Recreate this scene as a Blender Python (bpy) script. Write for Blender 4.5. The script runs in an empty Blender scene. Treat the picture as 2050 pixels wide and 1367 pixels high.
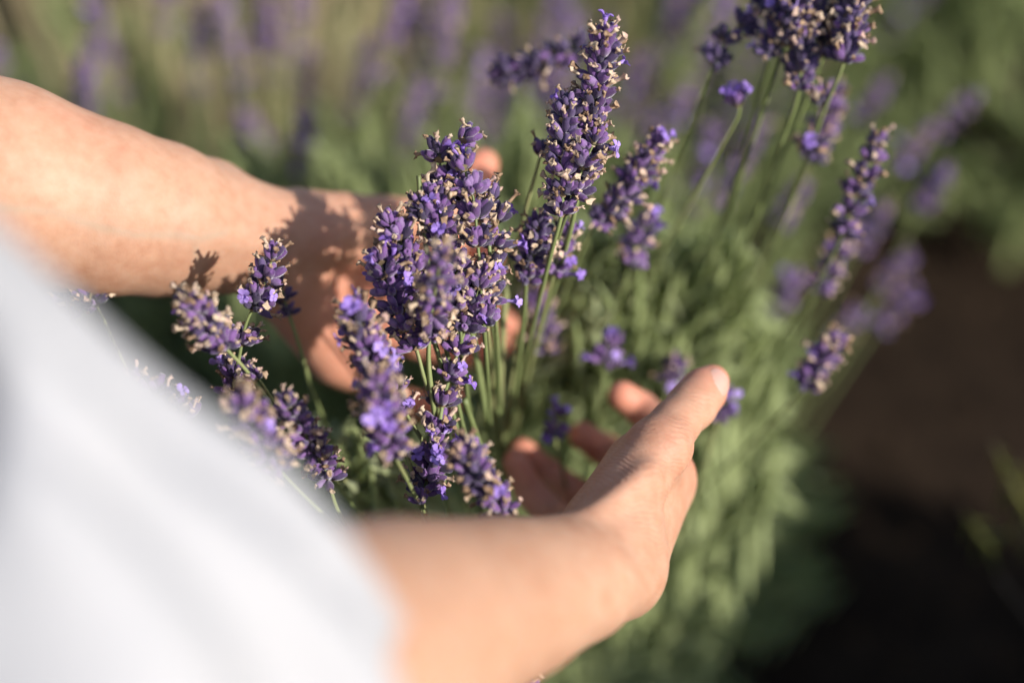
import bpy, math, random
import numpy as np
from mathutils import Vector, Quaternion, Matrix

# ------------------------------------------------------------------ camera, sky, sun, exposure
scene = bpy.context.scene
R = math.radians
FOCAL, SENSOR, W, H = 50.0, 36.0, 2050.0, 1367.0
K = W * FOCAL / SENSOR                       # pixels per unit of x/depth
PITCH = R(40)
CAM = Vector((0, 0, 1.0))
RIGHT = Vector((1, 0, 0))
UP = Vector((0, math.sin(PITCH), math.cos(PITCH)))
FWD = Vector((0, math.cos(PITCH), -math.sin(PITCH)))

cam_data = bpy.data.cameras.new('camera')
cam = bpy.data.objects.new('camera', cam_data)
scene.collection.objects.link(cam)
scene.camera = cam
cam.location = CAM
cam.rotation_euler = (math.pi / 2 - PITCH, 0, 0)
cam_data.lens = FOCAL
cam_data.sensor_width = SENSOR
cam_data.clip_start = 0.02
cam_data.clip_end = 200
cam_data.dof.use_dof = True
cam_data.dof.focus_distance = 0.576
cam_data.dof.aperture_fstop = 1.9

sun_cam = Vector((0.70, 0.07, 0.71)).normalized()          # right, up, towards the camera
SUN = (RIGHT * sun_cam.x + UP * sun_cam.y - FWD * sun_cam.z).normalized()
world = bpy.data.worlds.new('World')
scene.world = world
world.use_nodes = True
wn = world.node_tree.nodes
wl = world.node_tree.links
sky = wn.new('ShaderNodeTexSky')
sky.sky_type = 'NISHITA'
sky.sun_disc = False
sky.sun_elevation = math.asin(SUN.z)
sky.sun_rotation = math.atan2(SUN.x, SUN.y)
wl.new(sky.outputs[0], wn['Background'].inputs[0])
wn['Background'].inputs[1].default_value = 0.115
sl = bpy.data.lights.new('sun', 'SUN')
sl.energy = 4.6
sl.angle = R(0.5)
sl.color = (1.0, 0.955, 0.88)
so = bpy.data.objects.new('sun', sl)
scene.collection.objects.link(so)
so.rotation_euler = SUN.to_track_quat('Z', 'Y').to_euler()
so.location = (2, -1, 3)
scene.view_settings.view_transform = 'Standard'
scene.view_settings.look = 'None'
scene.view_settings.gamma = 1
scene.view_settings.use_curve_mapping = False
scene.view_settings.exposure = 0.41

C = scene.collection
rng = random.Random(7)
nrg = np.random.default_rng(11)

# ------------------------------------------------------------------ helpers
def at(px, py, d):
    return CAM + RIGHT * ((px - W / 2) * d / K) + UP * ((H / 2 - py) * d / K) + FWD * d

def cc(px, py, d):                             # the same point in camera axes (right, up, forward)
    return np.array([(px - W / 2) * d / K, (H / 2 - py) * d / K, d])

CM = np.array([list(RIGHT), list(UP), list(FWD)])
def cam2world(v):
    return v @ CM + np.array(list(CAM))
def world2cam(v):
    return (np.asarray(v, float) - np.array(list(CAM))) @ CM.T

def mesh_from(name, verts, faces, mat=None, smooth=True):
    me = bpy.data.meshes.new(name)
    me.from_pydata([tuple(map(float, v)) for v in verts] if not isinstance(verts, np.ndarray) else verts.tolist(), [],
                   faces if not isinstance(faces, np.ndarray) else faces.tolist())
    me.update()
    if mat:
        me.materials.append(mat)
    if smooth:
        me.polygons.foreach_set('use_smooth', np.ones(len(me.polygons), bool))
    return me

def obj(name, data, parent=None, loc=(0, 0, 0), quat=None, scale=None):
    o = bpy.data.objects.new(name, data)
    C.objects.link(o)
    if parent:
        o.parent = parent
    o.location = loc
    if quat is not None:
        o.rotation_mode = 'QUATERNION'
        o.rotation_quaternion = quat
    if scale is not None:
        o.scale = scale if hasattr(scale, '__len__') else (scale,) * 3
    return o

def tag(o, label=None, cat=None, group=None, kind=None):
    if label: o['label'] = label
    if cat: o['category'] = cat
    if group: o['group'] = group
    if kind: o['kind'] = kind
    return o

def frame(t):
    t = t.normalized()
    a = Vector((0, 0, 1)) if abs(t.z) < 0.9 else Vector((1, 0, 0))
    s = t.cross(a).normalized()
    return t, s, s.cross(t).normalized()

def tube(path, radii, sides=6, cap=True):
    vs, fs = [], []
    n = len(path)
    _, s, b = frame(path[1] - path[0])
    for i, p in enumerate(path):
        t = (path[min(i + 1, n - 1)] - path[max(i - 1, 0)]).normalized()
        s = (s - t * s.dot(t)).normalized()
        b = t.cross(s)
        for k in range(sides):
            a = 2 * math.pi * k / sides
            vs.append(p + (s * math.cos(a) + b * math.sin(a)) * radii[i])
    for i in range(n - 1):
        for k in range(sides):
            k2 = (k + 1) % sides
            fs.append((i * sides + k, i * sides + k2, (i + 1) * sides + k2, (i + 1) * sides + k))
    if cap:
        fs.append(tuple(range(sides - 1, -1, -1)))
        fs.append(tuple(range((n - 1) * sides, n * sides)))
    return vs, fs

def spline(pts, per=6):
    """centripetal Catmull-Rom: no kinks where the spacing of the points changes."""
    P = [pts[0] * 2 - pts[1]] + list(pts) + [pts[-1] * 2 - pts[-2]]
    out = []
    for i in range(1, len(P) - 2):
        a, b, c, d = P[i - 1], P[i], P[i + 1], P[i + 2]
        t0 = 0.0
        t1 = t0 + max(1e-4, (b - a).length) ** 0.5
        t2 = t1 + max(1e-4, (c - b).length) ** 0.5
        t3 = t2 + max(1e-4, (d - c).length) ** 0.5
        for k in range(per):
            t = t1 + (t2 - t1) * k / per
            A1 = a * ((t1 - t) / (t1 - t0)) + b * ((t - t0) / (t1 - t0))
            A2 = b * ((t2 - t) / (t2 - t1)) + c * ((t - t1) / (t2 - t1))
            A3 = c * ((t3 - t) / (t3 - t2)) + d * ((t - t2) / (t3 - t2))
            B1 = A1 * ((t2 - t) / (t2 - t0)) + A2 * ((t - t0) / (t2 - t0))
            B2 = A2 * ((t3 - t) / (t3 - t1)) + A3 * ((t - t1) / (t3 - t1))
            out.append(B1 * ((t2 - t) / (t2 - t1)) + B2 * ((t - t1) / (t2 - t1)))
    out.append(P[-2].copy())
    return out

# ------------------------------------------------------------------ materials
def mat(name, col, rough=0.6, **kw):
    m = bpy.data.materials.new(name)
    m.use_nodes = True
    nt = m.node_tree
    b = nt.nodes['Principled BSDF']
    b.inputs['Base Color'].default_value = (*col, 1)
    b.inputs['Roughness'].default_value = rough
    for k, v in kw.items():
        b.inputs[k.replace('_', ' ')].default_value = v
    return m, nt, b

def node(nt, t, **kw):
    n = nt.nodes.new(t)
    for k, v in kw.items():
        setattr(n, k, v)
    return n

def ramp(nt, stops):
    r = node(nt, 'ShaderNodeValToRGB')
    e = r.color_ramp.elements
    while len(e) < len(stops):
        e.new(0.5)
    for x, (p, c) in zip(e, stops):
        x.position = p
        x.color = (*c, 1)
    return r

def noise(nt, scale, detail=3, vec=None, rough=0.55):
    n = node(nt, 'ShaderNodeTexNoise')
    n.inputs['Scale'].default_value = scale
    n.inputs['Detail'].default_value = detail
    n.inputs['Roughness'].default_value = rough
    if vec is not None:
        nt.links.new(vec, n.inputs['Vector'])
    return n

def varied(name, stops, rough=0.6, nscale=300, bump=0.0, bscale=800, sheen=0.0, trans=0.0, bdist=0.0006, **kw):
    """Colour taken from a ramp by a mix of per-object random and noise; fine bump."""
    m, nt, b = mat(name, stops[0][1], rough, **kw)
    tc = node(nt, 'ShaderNodeTexCoord')
    oi = node(nt, 'ShaderNodeObjectInfo')
    n = noise(nt, nscale, 3, tc.outputs['Object'])
    a = node(nt, 'ShaderNodeMath', operation='MULTIPLY_ADD')
    nt.links.new(n.outputs[0], a.inputs[0]); a.inputs[1].default_value = 0.9
    mm = node(nt, 'ShaderNodeMath', operation='MULTIPLY_ADD')
    nt.links.new(oi.outputs['Random'], mm.inputs[0]); mm.inputs[1].default_value = 0.75; mm.inputs[2].default_value = -0.32
    nt.links.new(mm.outputs[0], a.inputs[2])
    r = ramp(nt, stops)
    nt.links.new(a.outputs[0], r.inputs[0])
    nt.links.new(r.outputs[0], b.inputs['Base Color'])
    if sheen:
        b.inputs['Sheen Weight'].default_value = sheen
        b.inputs['Sheen Roughness'].default_value = 0.45
    if bump:
        n2 = noise(nt, bscale, 4, tc.outputs['Object'])
        bp = node(nt, 'ShaderNodeBump')
        bp.inputs['Strength'].default_value = bump
        bp.inputs['Distance'].default_value = bdist
        nt.links.new(n2.outputs[0], bp.inputs['Height'])
        nt.links.new(bp.outputs[0], b.inputs['Normal'])
    if trans:
        tr = node(nt, 'ShaderNodeBsdfTranslucent')
        nt.links.new(r.outputs[0], tr.inputs[0])
        mx = node(nt, 'ShaderNodeMixShader'); mx.inputs[0].default_value = trans
        out = nt.nodes['Material Output']
        nt.links.new(b.outputs[0], mx.inputs[1]); nt.links.new(tr.outputs[0], mx.inputs[2])
        nt.links.new(mx.outputs[0], out.inputs[0])
    return m

M = {}
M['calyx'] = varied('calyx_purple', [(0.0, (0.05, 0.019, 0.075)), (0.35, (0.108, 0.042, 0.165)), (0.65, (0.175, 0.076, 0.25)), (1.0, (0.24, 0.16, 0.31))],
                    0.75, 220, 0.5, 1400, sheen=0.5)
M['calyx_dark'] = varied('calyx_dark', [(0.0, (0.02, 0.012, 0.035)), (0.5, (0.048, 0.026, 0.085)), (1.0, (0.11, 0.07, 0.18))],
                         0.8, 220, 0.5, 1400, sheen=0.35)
M['withered'] = varied('withered_corolla', [(0.0, (0.16, 0.085, 0.05)), (0.3, (0.44, 0.29, 0.18)), (0.65, (0.66, 0.52, 0.38)), (1.0, (0.60, 0.36, 0.33))],
                       0.8, 500, 0.5, 900, trans=0.2)
M['petal'] = varied('petal_violet', [(0.0, (0.27, 0.14, 0.55)), (0.5, (0.42, 0.27, 0.74)), (1.0, (0.56, 0.42, 0.82))], 0.55, 300, 0.3, 700, trans=0.3)
M['bract'] = varied('bract_brown', [(0.0, (0.10, 0.07, 0.04)), (0.5, (0.26, 0.18, 0.10)), (1.0, (0.22, 0.20, 0.10))], 0.8, 400, 0.4)
M['stem'] = varied('stem_green', [(0.0, (0.13, 0.16, 0.055)), (0.5, (0.20, 0.24, 0.09)), (1.0, (0.30, 0.29, 0.13))], 0.6, 120, 0.3, 900, trans=0.0)
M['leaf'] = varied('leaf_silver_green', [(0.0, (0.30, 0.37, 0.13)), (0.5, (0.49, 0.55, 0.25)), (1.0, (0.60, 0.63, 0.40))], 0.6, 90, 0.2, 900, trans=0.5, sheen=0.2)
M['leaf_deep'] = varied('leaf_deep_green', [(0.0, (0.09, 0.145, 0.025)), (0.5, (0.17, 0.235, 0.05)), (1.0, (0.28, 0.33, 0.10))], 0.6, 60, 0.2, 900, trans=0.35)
M['leaf_yellow'] = varied('leaf_yellow_green', [(0.0, (0.06, 0.08, 0.01)), (0.5, (0.12, 0.13, 0.016)), (1.0, (0.20, 0.19, 0.03))], 0.5, 90, 0.2, 900, trans=0.3)
M['twig'] = varied('woody_twig', [(0.0, (0.05, 0.035, 0.022)), (0.5, (0.10, 0.07, 0.045)), (1.0, (0.17, 0.13, 0.09))], 0.85, 60, 0.6, 500)
M['straw'] = varied('dry_stem', [(0.0, (0.26, 0.19, 0.10)), (0.5, (0.42, 0.33, 0.19)), (1.0, (0.46, 0.42, 0.24))], 0.75, 60, 0.3, 500)
M['soil'] = varied('dark_soil', [(0.2, (0.008, 0.005, 0.0035)), (0.5, (0.016, 0.010, 0.0065)), (0.8, (0.03, 0.019, 0.012))], 0.95, 14, 0.8, 120, bdist=0.006, Specular_IOR_Level=0.08)
M['mulch'] = varied('bark_mulch', [(0.0, (0.012, 0.007, 0.005)), (0.5, (0.03, 0.018, 0.011)), (1.0, (0.06, 0.038, 0.024))], 0.9, 40, 0.6, 300, bdist=0.002, Specular_IOR_Level=0.1)
M['trouser'] = varied('blue_cotton', [(0.2, (0.05, 0.07, 0.13)), (0.8, (0.08, 0.10, 0.17))], 0.85, 30, 0.3, 900)
M['hair'] = varied('brown_hair', [(0.2, (0.05, 0.028, 0.015)), (0.8, (0.10, 0.055, 0.03))], 0.5, 30, 0.5, 400)

# white cotton shirt
m, nt, b = mat('white_cotton', (0.38, 0.375, 0.39), 0.8)
tc = node(nt, 'ShaderNodeTexCoord')
n1 = noise(nt, 26, 3, tc.outputs['Object'])
n2 = noise(nt, 900, 2, tc.outputs['Object'])
ad = node(nt, 'ShaderNodeMath', operation='MULTIPLY_ADD')
nt.links.new(n2.outputs[0], ad.inputs[0]); ad.inputs[1].default_value = 0.05; nt.links.new(n1.outputs[0], ad.inputs[2])
bp = node(nt, 'ShaderNodeBump'); bp.inputs['Strength'].default_value = 0.35; bp.inputs['Distance'].default_value = 0.01
nt.links.new(ad.outputs[0], bp.inputs['Height']); nt.links.new(bp.outputs[0], b.inputs['Normal'])
b.inputs['Sheen Weight'].default_value = 0.15
M['shirt'] = m

# skin: tint attribute = how pink (palms, finger tips, knuckles), wrinkle attributes = fine skin folds at joints
m, nt, b = mat('skin', (0.60, 0.36, 0.24), 0.56)
tc = node(nt, 'ShaderNodeTexCoord')
at_t = node(nt, 'ShaderNodeAttribute', attribute_name='tint')
big = noise(nt, 22, 4, tc.outputs['Object'])
fine = noise(nt, 160, 4, tc.outputs['Object'])
base = ramp(nt, [(0.28, (0.40, 0.195, 0.118)), (0.50, (0.48, 0.268, 0.175)), (0.74, (0.53, 0.33, 0.232))])
s1 = node(nt, 'ShaderNodeMath', operation='MULTIPLY_ADD')
nt.links.new(fine.outputs[0], s1.inputs[0]); s1.inputs[1].default_value = 0.55
s2 = node(nt, 'ShaderNodeMath', operation='MULTIPLY_ADD')
nt.links.new(big.outputs[0], s2.inputs[0]); s2.inputs[1].default_value = 0.4; s2.inputs[2].default_value = 0.03
nt.links.new(s2.outputs[0], s1.inputs[2])
nt.links.new(s1.outputs[0], base.inputs[0])
mx = node(nt, 'ShaderNodeMixRGB'); mx.inputs[2].default_value = (0.62, 0.235, 0.155, 1)
nt.links.new(at_t.outputs['Fac'], mx.inputs[0]); nt.links.new(base.outputs[0], mx.inputs[1])
# veins: faint blue green lines under the skin where the vein attribute says so
at_v = node(nt, 'ShaderNodeAttribute', attribute_name='vein')
mv = node(nt, 'ShaderNodeMixRGB'); mv.inputs[2].default_value = (0.38, 0.30, 0.22, 1)
nt.links.new(at_v.outputs['Fac'], mv.inputs[0]); nt.links.new(mx.outputs[0], mv.inputs[1])
nt.links.new(mv.outputs[0], b.inputs['Base Color'])
b.inputs['Subsurface Weight'].default_value = 0.35
b.inputs['Subsurface Radius'].default_value = (1.0, 0.35, 0.18)
b.inputs['Subsurface Scale'].default_value = 0.006
b.inputs['Specular IOR Level'].default_value = 0.32
# bump: pores + wrinkle waves
vor = node(nt, 'ShaderNodeTexVoronoi', feature='DISTANCE_TO_EDGE')
vor.inputs['Scale'].default_value = 650
nt.links.new(tc.outputs['Object'], vor.inputs['Vector'])
wc = node(nt, 'ShaderNodeAttribute', attribute_name='wrinkle_coord')
wm = node(nt, 'ShaderNodeAttribute', attribute_name='wrinkle_mask')
wob = noise(nt, 55, 4, tc.outputs['Object'])
k1 = node(nt, 'ShaderNodeMath', operation='MULTIPLY'); nt.links.new(wob.outputs[0], k1.inputs[0]); k1.inputs[1].default_value = 34.0
k2 = node(nt, 'ShaderNodeMath', operation='MULTIPLY_ADD')
nt.links.new(wc.outputs['Fac'], k2.inputs[0]); k2.inputs[1].default_value = 2 * math.pi / 0.0019; nt.links.new(k1.outputs[0], k2.inputs[2])
k3 = node(nt, 'ShaderNodeMath', operation='SINE'); nt.links.new(k2.outputs[0], k3.inputs[0])
brk = noise(nt, 120, 3, tc.outputs['Object'])
k4 = node(nt, 'ShaderNodeMath', operation='MULTIPLY'); nt.links.new(k3.outputs[0], k4.inputs[0]); nt.links.new(brk.outputs[0], k4.inputs[1])
k5 = node(nt, 'ShaderNodeMath', operation='MULTIPLY'); nt.links.new(k4.outputs[0], k5.inputs[0]); nt.links.new(wm.outputs['Fac'], k5.inputs[1])
k6 = node(nt, 'ShaderNodeMath', operation='MULTIPLY_ADD'); nt.links.new(vor.outputs[0], k6.inputs[0]); k6.inputs[1].default_value = 0.35
nt.links.new(k5.outputs[0], k6.inputs[2])
k7 = node(nt, 'ShaderNodeMath', operation='MULTIPLY_ADD'); nt.links.new(fine.outputs[0], k7.inputs[0]); k7.inputs[1].default_value = 0.7
nt.links.new(k6.outputs[0], k7.inputs[2])
bp = node(nt, 'ShaderNodeBump'); bp.inputs['Strength'].default_value = 0.4; bp.inputs['Distance'].default_value = 0.0005
nt.links.new(k7.outputs[0], bp.inputs['Height']); nt.links.new(bp.outputs[0], b.inputs['Normal'])
M['skin'] = m
m, nt, b = mat('nail', (0.60, 0.34, 0.27), 0.3)
b.inputs['Subsurface Weight'].default_value = 0.2
b.inputs['Subsurface Scale'].default_value = 0.003
b.inputs['Coat Weight'].default_value = 0.3
M['nail'] = m

# ------------------------------------------------------------------ the ground
def ground():
    n = 90
    u = np.linspace(-1, 1, n)
    g = np.sign(u) * (np.abs(u) ** 3.2) * 60 + u * 1.3
    X, Y = np.meshgrid(g, g + 0.8, indexing='ij')
    amp = np.exp(-((X) ** 2 + (Y - 0.8) ** 2) / 9)
    Z = 0.016 * amp * (np.sin(X * 9 + 1.3 * np.sin(Y * 7)) * np.cos(Y * 8 + X * 3) + 0.6 * np.sin(X * 23 + Y * 17) * np.sin(Y * 29 - X * 11))
    Z += nrg.normal(0, 0.006, Z.shape) * amp - 0.01
    V = np.stack([X, Y, Z], -1).reshape(-1, 3)
    idx = np.arange(n * n).reshape(n, n)
    F = np.stack([idx[:-1, :-1], idx[1:, :-1], idx[1:, 1:], idx[:-1, 1:]], -1).reshape(-1, 4)
    tag(obj('ground', mesh_from('ground', V, F, M['soil'])), 'dark brown garden soil around the lavender', kind='structure')
    # bark chips and crumbs of earth
    vs, fs = [], []
    for i in range(4200):
        x, y = rng.uniform(-0.9, 1.3), rng.uniform(0.0, 2.2)
        s = rng.uniform(0.003, 0.011)
        q = Quaternion((rng.gauss(0, 1), rng.gauss(0, 1), rng.gauss(0, 1), rng.gauss(0, 1))).normalized()
        dims = (s, s * rng.uniform(0.3, 0.8), s * rng.uniform(0.15, 0.5))
        k = len(vs)
        for sx, sy, sz in ((1, 0, 0), (-1, 0, 0), (0, 1, 0), (0, -1, 0), (0, 0, 1), (0, 0, -1)):
            vs.append(q @ Vector((sx * dims[0] * rng.uniform(0.7, 1.2), sy * dims[1], sz * dims[2])) + Vector((x, y, 0.004)))
        for a, b_, c in ((0, 2, 4), (2, 1, 4), (1, 3, 4), (3, 0, 4), (2, 0, 5), (1, 2, 5), (3, 1, 5), (0, 3, 5)):
            fs.append((k + a, k + b_, k + c))
    tag(obj('bark_mulch', mesh_from('bark_mulch', vs, fs, M['mulch'], False)), 'scattered bark chips and earth crumbs on the dark soil', 'mulch', kind='stuff')
ground()

# ------------------------------------------------------------------ lavender pieces
def lathe(profile, sides, wob=0.0, rib=0.0, seed=0, close_top=True):
    r_ = random.Random(seed)
    vs, fs = [], []
    for i, (z, r) in enumerate(profile):
        for k in range(sides):
            a = 2 * math.pi * k / sides
            rr = r * (1 + rib * (1 if k % 2 else -1)) * (1 + r_.uniform(-wob, wob))
            vs.append(Vector((rr * math.cos(a), rr * math.sin(a), z + r_.uniform(-wob, wob) * r)))
    n = len(profile)
    for i in range(n - 1):
        for k in range(sides):
            k2 = (k + 1) % sides
            fs.append((i * sides + k, i * sides + k2, (i + 1) * sides + k2, (i + 1) * sides + k))
    if close_top:
        fs.append(tuple(range((n - 1) * sides, n * sides)))
    return vs, fs

mm_ = 0.001
def calyx_mesh(seed, mat_):
    r_ = random.Random(seed)
    L = r_.uniform(5.4, 6.8) * mm_
    w = r_.uniform(1.3, 1.6) * mm_
    prof = [(0, w * 0.35), (L * 0.12, w * 0.72), (L * 0.38, w), (L * 0.68, w * 0.98), (L * 0.88, w * 0.74), (L, w * 0.55), (L * 0.86, w * 0.3)]
    vs, fs = lathe(prof, 10, 0.05, 0.055, seed)
    bend = r_.uniform(-0.6, 0.6)
    for v in vs:
        v.x += bend * (v.z / L) ** 2 * mm_
    return mesh_from('calyx', vs, fs, mat_)

def withered_mesh(seed):
    r_ = random.Random(seed)
    L = r_.uniform(2.6, 5.0) * mm_
    w = r_.uniform(0.55, 0.78) * mm_
    fl = r_.uniform(1.1, 2.0)
    prof = [(0, w * 0.9), (L * 0.35, w * 0.8), (L * 0.7, w), (L * 0.9, w * fl), (L, w * fl * 0.9), (L * 0.8, w * 0.6)]
    vs, fs = lathe(prof, 7, 0.26, 0.0, seed)
    for k_ in range(7):                              # ragged, torn lip
        dz = r_.uniform(-0.9, 0.7) * mm_
        out_ = r_.uniform(0.75, 1.7)
        for ring in (3, 4):
            v = vs[ring * 7 + k_]
            v.z += dz * (0.5 if ring == 3 else 1.0)
            v.x *= out_; v.y *= out_
    bx, by = r_.uniform(-1, 1), r_.uniform(-1, 1)
    tw = r_.uniform(0.7, 1.25)
    for v in vs:
        t = v.z / L
        v.x = v.x * tw + bx * t * t * 1.1 * mm_
        v.y = v.y / tw + by * t * t * 1.1 * mm_
    return mesh_from('withered_corolla', vs, fs, M['withered'])

def flower_mesh(seed):
    r_ = random.Random(seed)
    L = r_.uniform(3.0, 4.5) * mm_
    vs, fs = lathe([(0, 0.6 * mm_), (L * 0.5, 0.7 * mm_), (L, 1.15 * mm_), (L * 0.75, 0.6 * mm_)], 7, 0.08, 0, seed)
    lobes = [(-0.5, 2.7, 2.1), (0.5, 2.7, 2.1), (2.0, 1.7, 1.6), (3.14, 1.9, 1.7), (4.28, 1.7, 1.6)]
    for az, ln, wd in lobes:
        az += r_.uniform(-0.15, 0.15)
        ln *= mm_ * r_.uniform(0.85, 1.15); wd *= mm_
        up = r_.uniform(0.5, 0.95) if abs(az) < 1 else r_.uniform(-0.15, 0.35)
        o = Vector((math.cos(az), math.sin(az), 0)); s = Vector((-math.sin(az), math.cos(az), 0))
        k = len(vs)
        rows = ((0.0, 0.45), (0.35, 0.95), (0.7, 1.0), (1.0, 0.5))
        for th in (0, 1):
            for t, ww in rows:
                c = o * (0.9 * mm_ + ln * t * math.cos(up)) + Vector((0, 0, L + ln * t * math.sin(up) - 0.5 * mm_ * t * t - th * 0.12 * mm_))
                vs.append(c - s * wd * ww * 0.6 + Vector((0, 0, 0.35 * mm_ * ww)))
                vs.append(c.copy())
                vs.append(c + s * wd * ww * 0.6 + Vector((0, 0, 0.35 * mm_ * ww)))
        for th in (0, 1):
            for i in range(3):
                a = k + th * 12 + i * 3
                for j in (0, 1):
                    f = (a + j, a + j + 1, a + j + 4, a + j + 3)
                    fs.append(f if th == 0 else f[::-1])
    return mesh_from('open_flower', vs, fs, M['petal'])

CALYX = [calyx_mesh(i, M['calyx']) for i in range(6)]
CALYX_D = [calyx_mesh(i + 20, M['calyx_dark']) for i in range(4)]
WITHERED = [withered_mesh(i) for i in range(10)]
FLOWER = [flower_mesh(i) for i in range(5)]

def whorl_mesh(seed):
    r_ = random.Random(seed)
    vs, fs = lathe([(-1.2 * mm_, 1.0 * mm_), (0, 1.7 * mm_), (1.2 * mm_, 1.5 * mm_), (2 * mm_, 0.8 * mm_)], 7, 0.15, 0, seed)
    for k in range(4):                              # papery bracts below the calyces
        az = k * math.pi / 2 + r_.uniform(-0.4, 0.4)
        o = Vector((math.cos(az), math.sin(az), 0)); s = Vector((-math.sin(az), math.cos(az), 0))
        ln, wd = r_.uniform(3.2, 4.6) * mm_, r_.uniform(1.4, 2.0) * mm_
        i0 = len(vs)
        for th in (0, 0.15 * mm_):
            for t, ww in ((0, 0.5), (0.4, 1), (0.75, 0.7), (1, 0.08)):
                c = o * (1.2 * mm_ + ln * t * 0.8) + Vector((0, 0, -0.9 * mm_ + ln * t * 0.55 - th))
                vs += [c - s * wd * ww, c + s * wd * ww]
        for i in range(3):
            a = i0 + i * 2
            fs.append((a, a + 1, a + 3, a + 2))
            a += 8
            fs.append((a + 2, a + 3, a + 1, a))
    return mesh_from('whorl', vs, fs, M['bract'])
WHORL = [whorl_mesh(i) for i in range(4)]

ROOT = Vector((-0.01, 0.86, 0.0))                   # where the near lavender bush grows from the soil

def whorl_pieces(r_, axis, size, n, p_with, p_open, dark, top=False):
    """list of (kind, mesh, offset, quaternion, scale) round a node."""
    t, s, b = frame(axis)
    out = []
    a0 = r_.uniform(0, 6.28)
    for k in range(n):
        az = a0 + 2 * math.pi * k / n + r_.uniform(-0.32, 0.32)
        ring = k % 2
        el = R(r_.uniform(28, 52) if ring else r_.uniform(50, 82))     # angle away from the axis
        if top:
            el *= 0.62
        o = s * math.cos(az) + b * math.sin(az)
        d = (t * math.cos(el) + o * math.sin(el)).normalized()
        base = o * (1.3 * mm_) * size + t * ((1.3 if ring else 0.0) * mm_ + r_.uniform(-0.6, 0.9) * mm_) * size
        q = d.to_track_quat('Z', 'Y') @ Quaternion((0, 0, 1), r_.uniform(0, 6.28))
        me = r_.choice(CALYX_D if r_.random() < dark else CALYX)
        sc = size * r_.uniform(0.86, 1.14)
        out.append(('calyx', me, base, q, sc))
        L = 5.2 * mm_ * sc
        x = r_.random()
        d2 = (d + Vector((r_.uniform(-.25, .25), r_.uniform(-.25, .25), r_.uniform(-.25, .25)))).normalized()
        q2 = d2.to_track_quat('Z', 'Y') @ Quaternion((0, 0, 1), r_.uniform(0, 6.28))
        if x < p_with * 1.05:
            out.append(('withered_corolla', r_.choice(WITHERED), base + d * L, q2, sc * r_.uniform(0.68, 1.1)))
        elif x < p_with * 1.05 + p_open * 0.6:
            out.append(('open_flower', r_.choice(FLOWER), base + d * L, q2, sc * r_.uniform(0.85, 1.15)))
    return out

def stalk(label, pts, nspike, whorls, size=1.0, p_with=0.62, p_open=0.05, dark=0.25, seed=0, group='lavender stalks gathered between the hands',
          n=10, detail=True, root=None, gaps=None, topbare=False, stemr=0.82, stop=False, crown=0):
    """pts: pixels and depth from the tip down; the first nspike points carry whorls."""
    r_ = random.Random(seed * 31 + 5)
    P = [at(*p) for p in pts]
    rt = root if root is not None else ROOT + Vector((r_.uniform(-.07, .07), r_.uniform(-.07, .07), 0))
    if not stop:
        last = P[-1]
        dirn = (P[-1] - P[-2]).normalized()
        Lr = (rt - last).length
        ctl = last + dirn * Lr * 0.3
        P = P + [last * (1 - t_) ** 2 + ctl * 2 * t_ * (1 - t_) + rt * t_ * t_ for t_ in (.2, .45, .72, 1.0)]
    else:
        rt = P[-1]
    path = spline(P, 8)
    base = path[-1].copy()
    e = obj('lavender_stalk', None, loc=base)
    e.empty_display_size = 0.02
    tag(e, label, 'lavender', group)
    m_ = len(path)
    rad = [stemr * mm_ * (0.55 + 0.75 * min(1, i / (m_ * 0.5))) for i in range(m_)]
    if topbare:
        rad = [stemr * mm_ * 1.0] * m_
    vs, fs = tube([p - base for p in path], rad, 4 if detail else 4)
    st = obj('stem', mesh_from('stem', vs, fs, M['stem'], True), e)
    # spike
    sp = path[:(nspike - 1) * 8 + 1]
    cum = [0]
    for i in range(1, len(sp)):
        cum.append(cum[-1] + (sp[i] - sp[i - 1]).length)
    L = cum[-1]
    fr = gaps if gaps else [(k / max(1, whorls - 1)) ** 1.12 for k in range(whorls)]
    for wi, f in enumerate(fr):
        s_ = f * L
        i = max(j for j in range(len(cum)) if cum[j] <= s_ + 1e-9)
        i = min(i, len(sp) - 2)
        u = (s_ - cum[i]) / max(1e-9, cum[i + 1] - cum[i])
        p = sp[i].lerp(sp[i + 1], u)
        ax = (sp[max(0, i - 1)] - sp[min(len(sp) - 1, i + 2)]).normalized()
        sz = 1.1 * size * (0.84 if wi == 0 else 1.0) * r_.uniform(0.93, 1.07)
        nn = max(5, int(1.7 * n * (0.8 if wi == 0 else 1) + r_.uniform(-1.5, 1.5)))
        wq = ax.to_track_quat('Z', 'Y')
        w = obj('whorl', r_.choice(WHORL), e, p - base, wq, sz)
        inv = wq.inverted()
        pieces = whorl_pieces(r_, ax, sz, nn, p_with, p_open, dark, wi == 0 and not topbare)
        if wi == 0 and crown:
            t_, s_x, b_x = frame(ax)
            for c_i in range(crown):
                dd = (ax + (s_x * (c_i - .4) + b_x * r_.uniform(-.3, .3)) * .45).normalized()
                pieces.append(('open_flower', FLOWER[c_i], dd * 6.0 * mm_, dd.to_track_quat('Z', 'Y'), 1.15))
        for kind, me, off, q, sc in pieces:
            obj(kind, me, w, (inv @ off) / sz, inv @ q, sc / sz)
    return e

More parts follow.
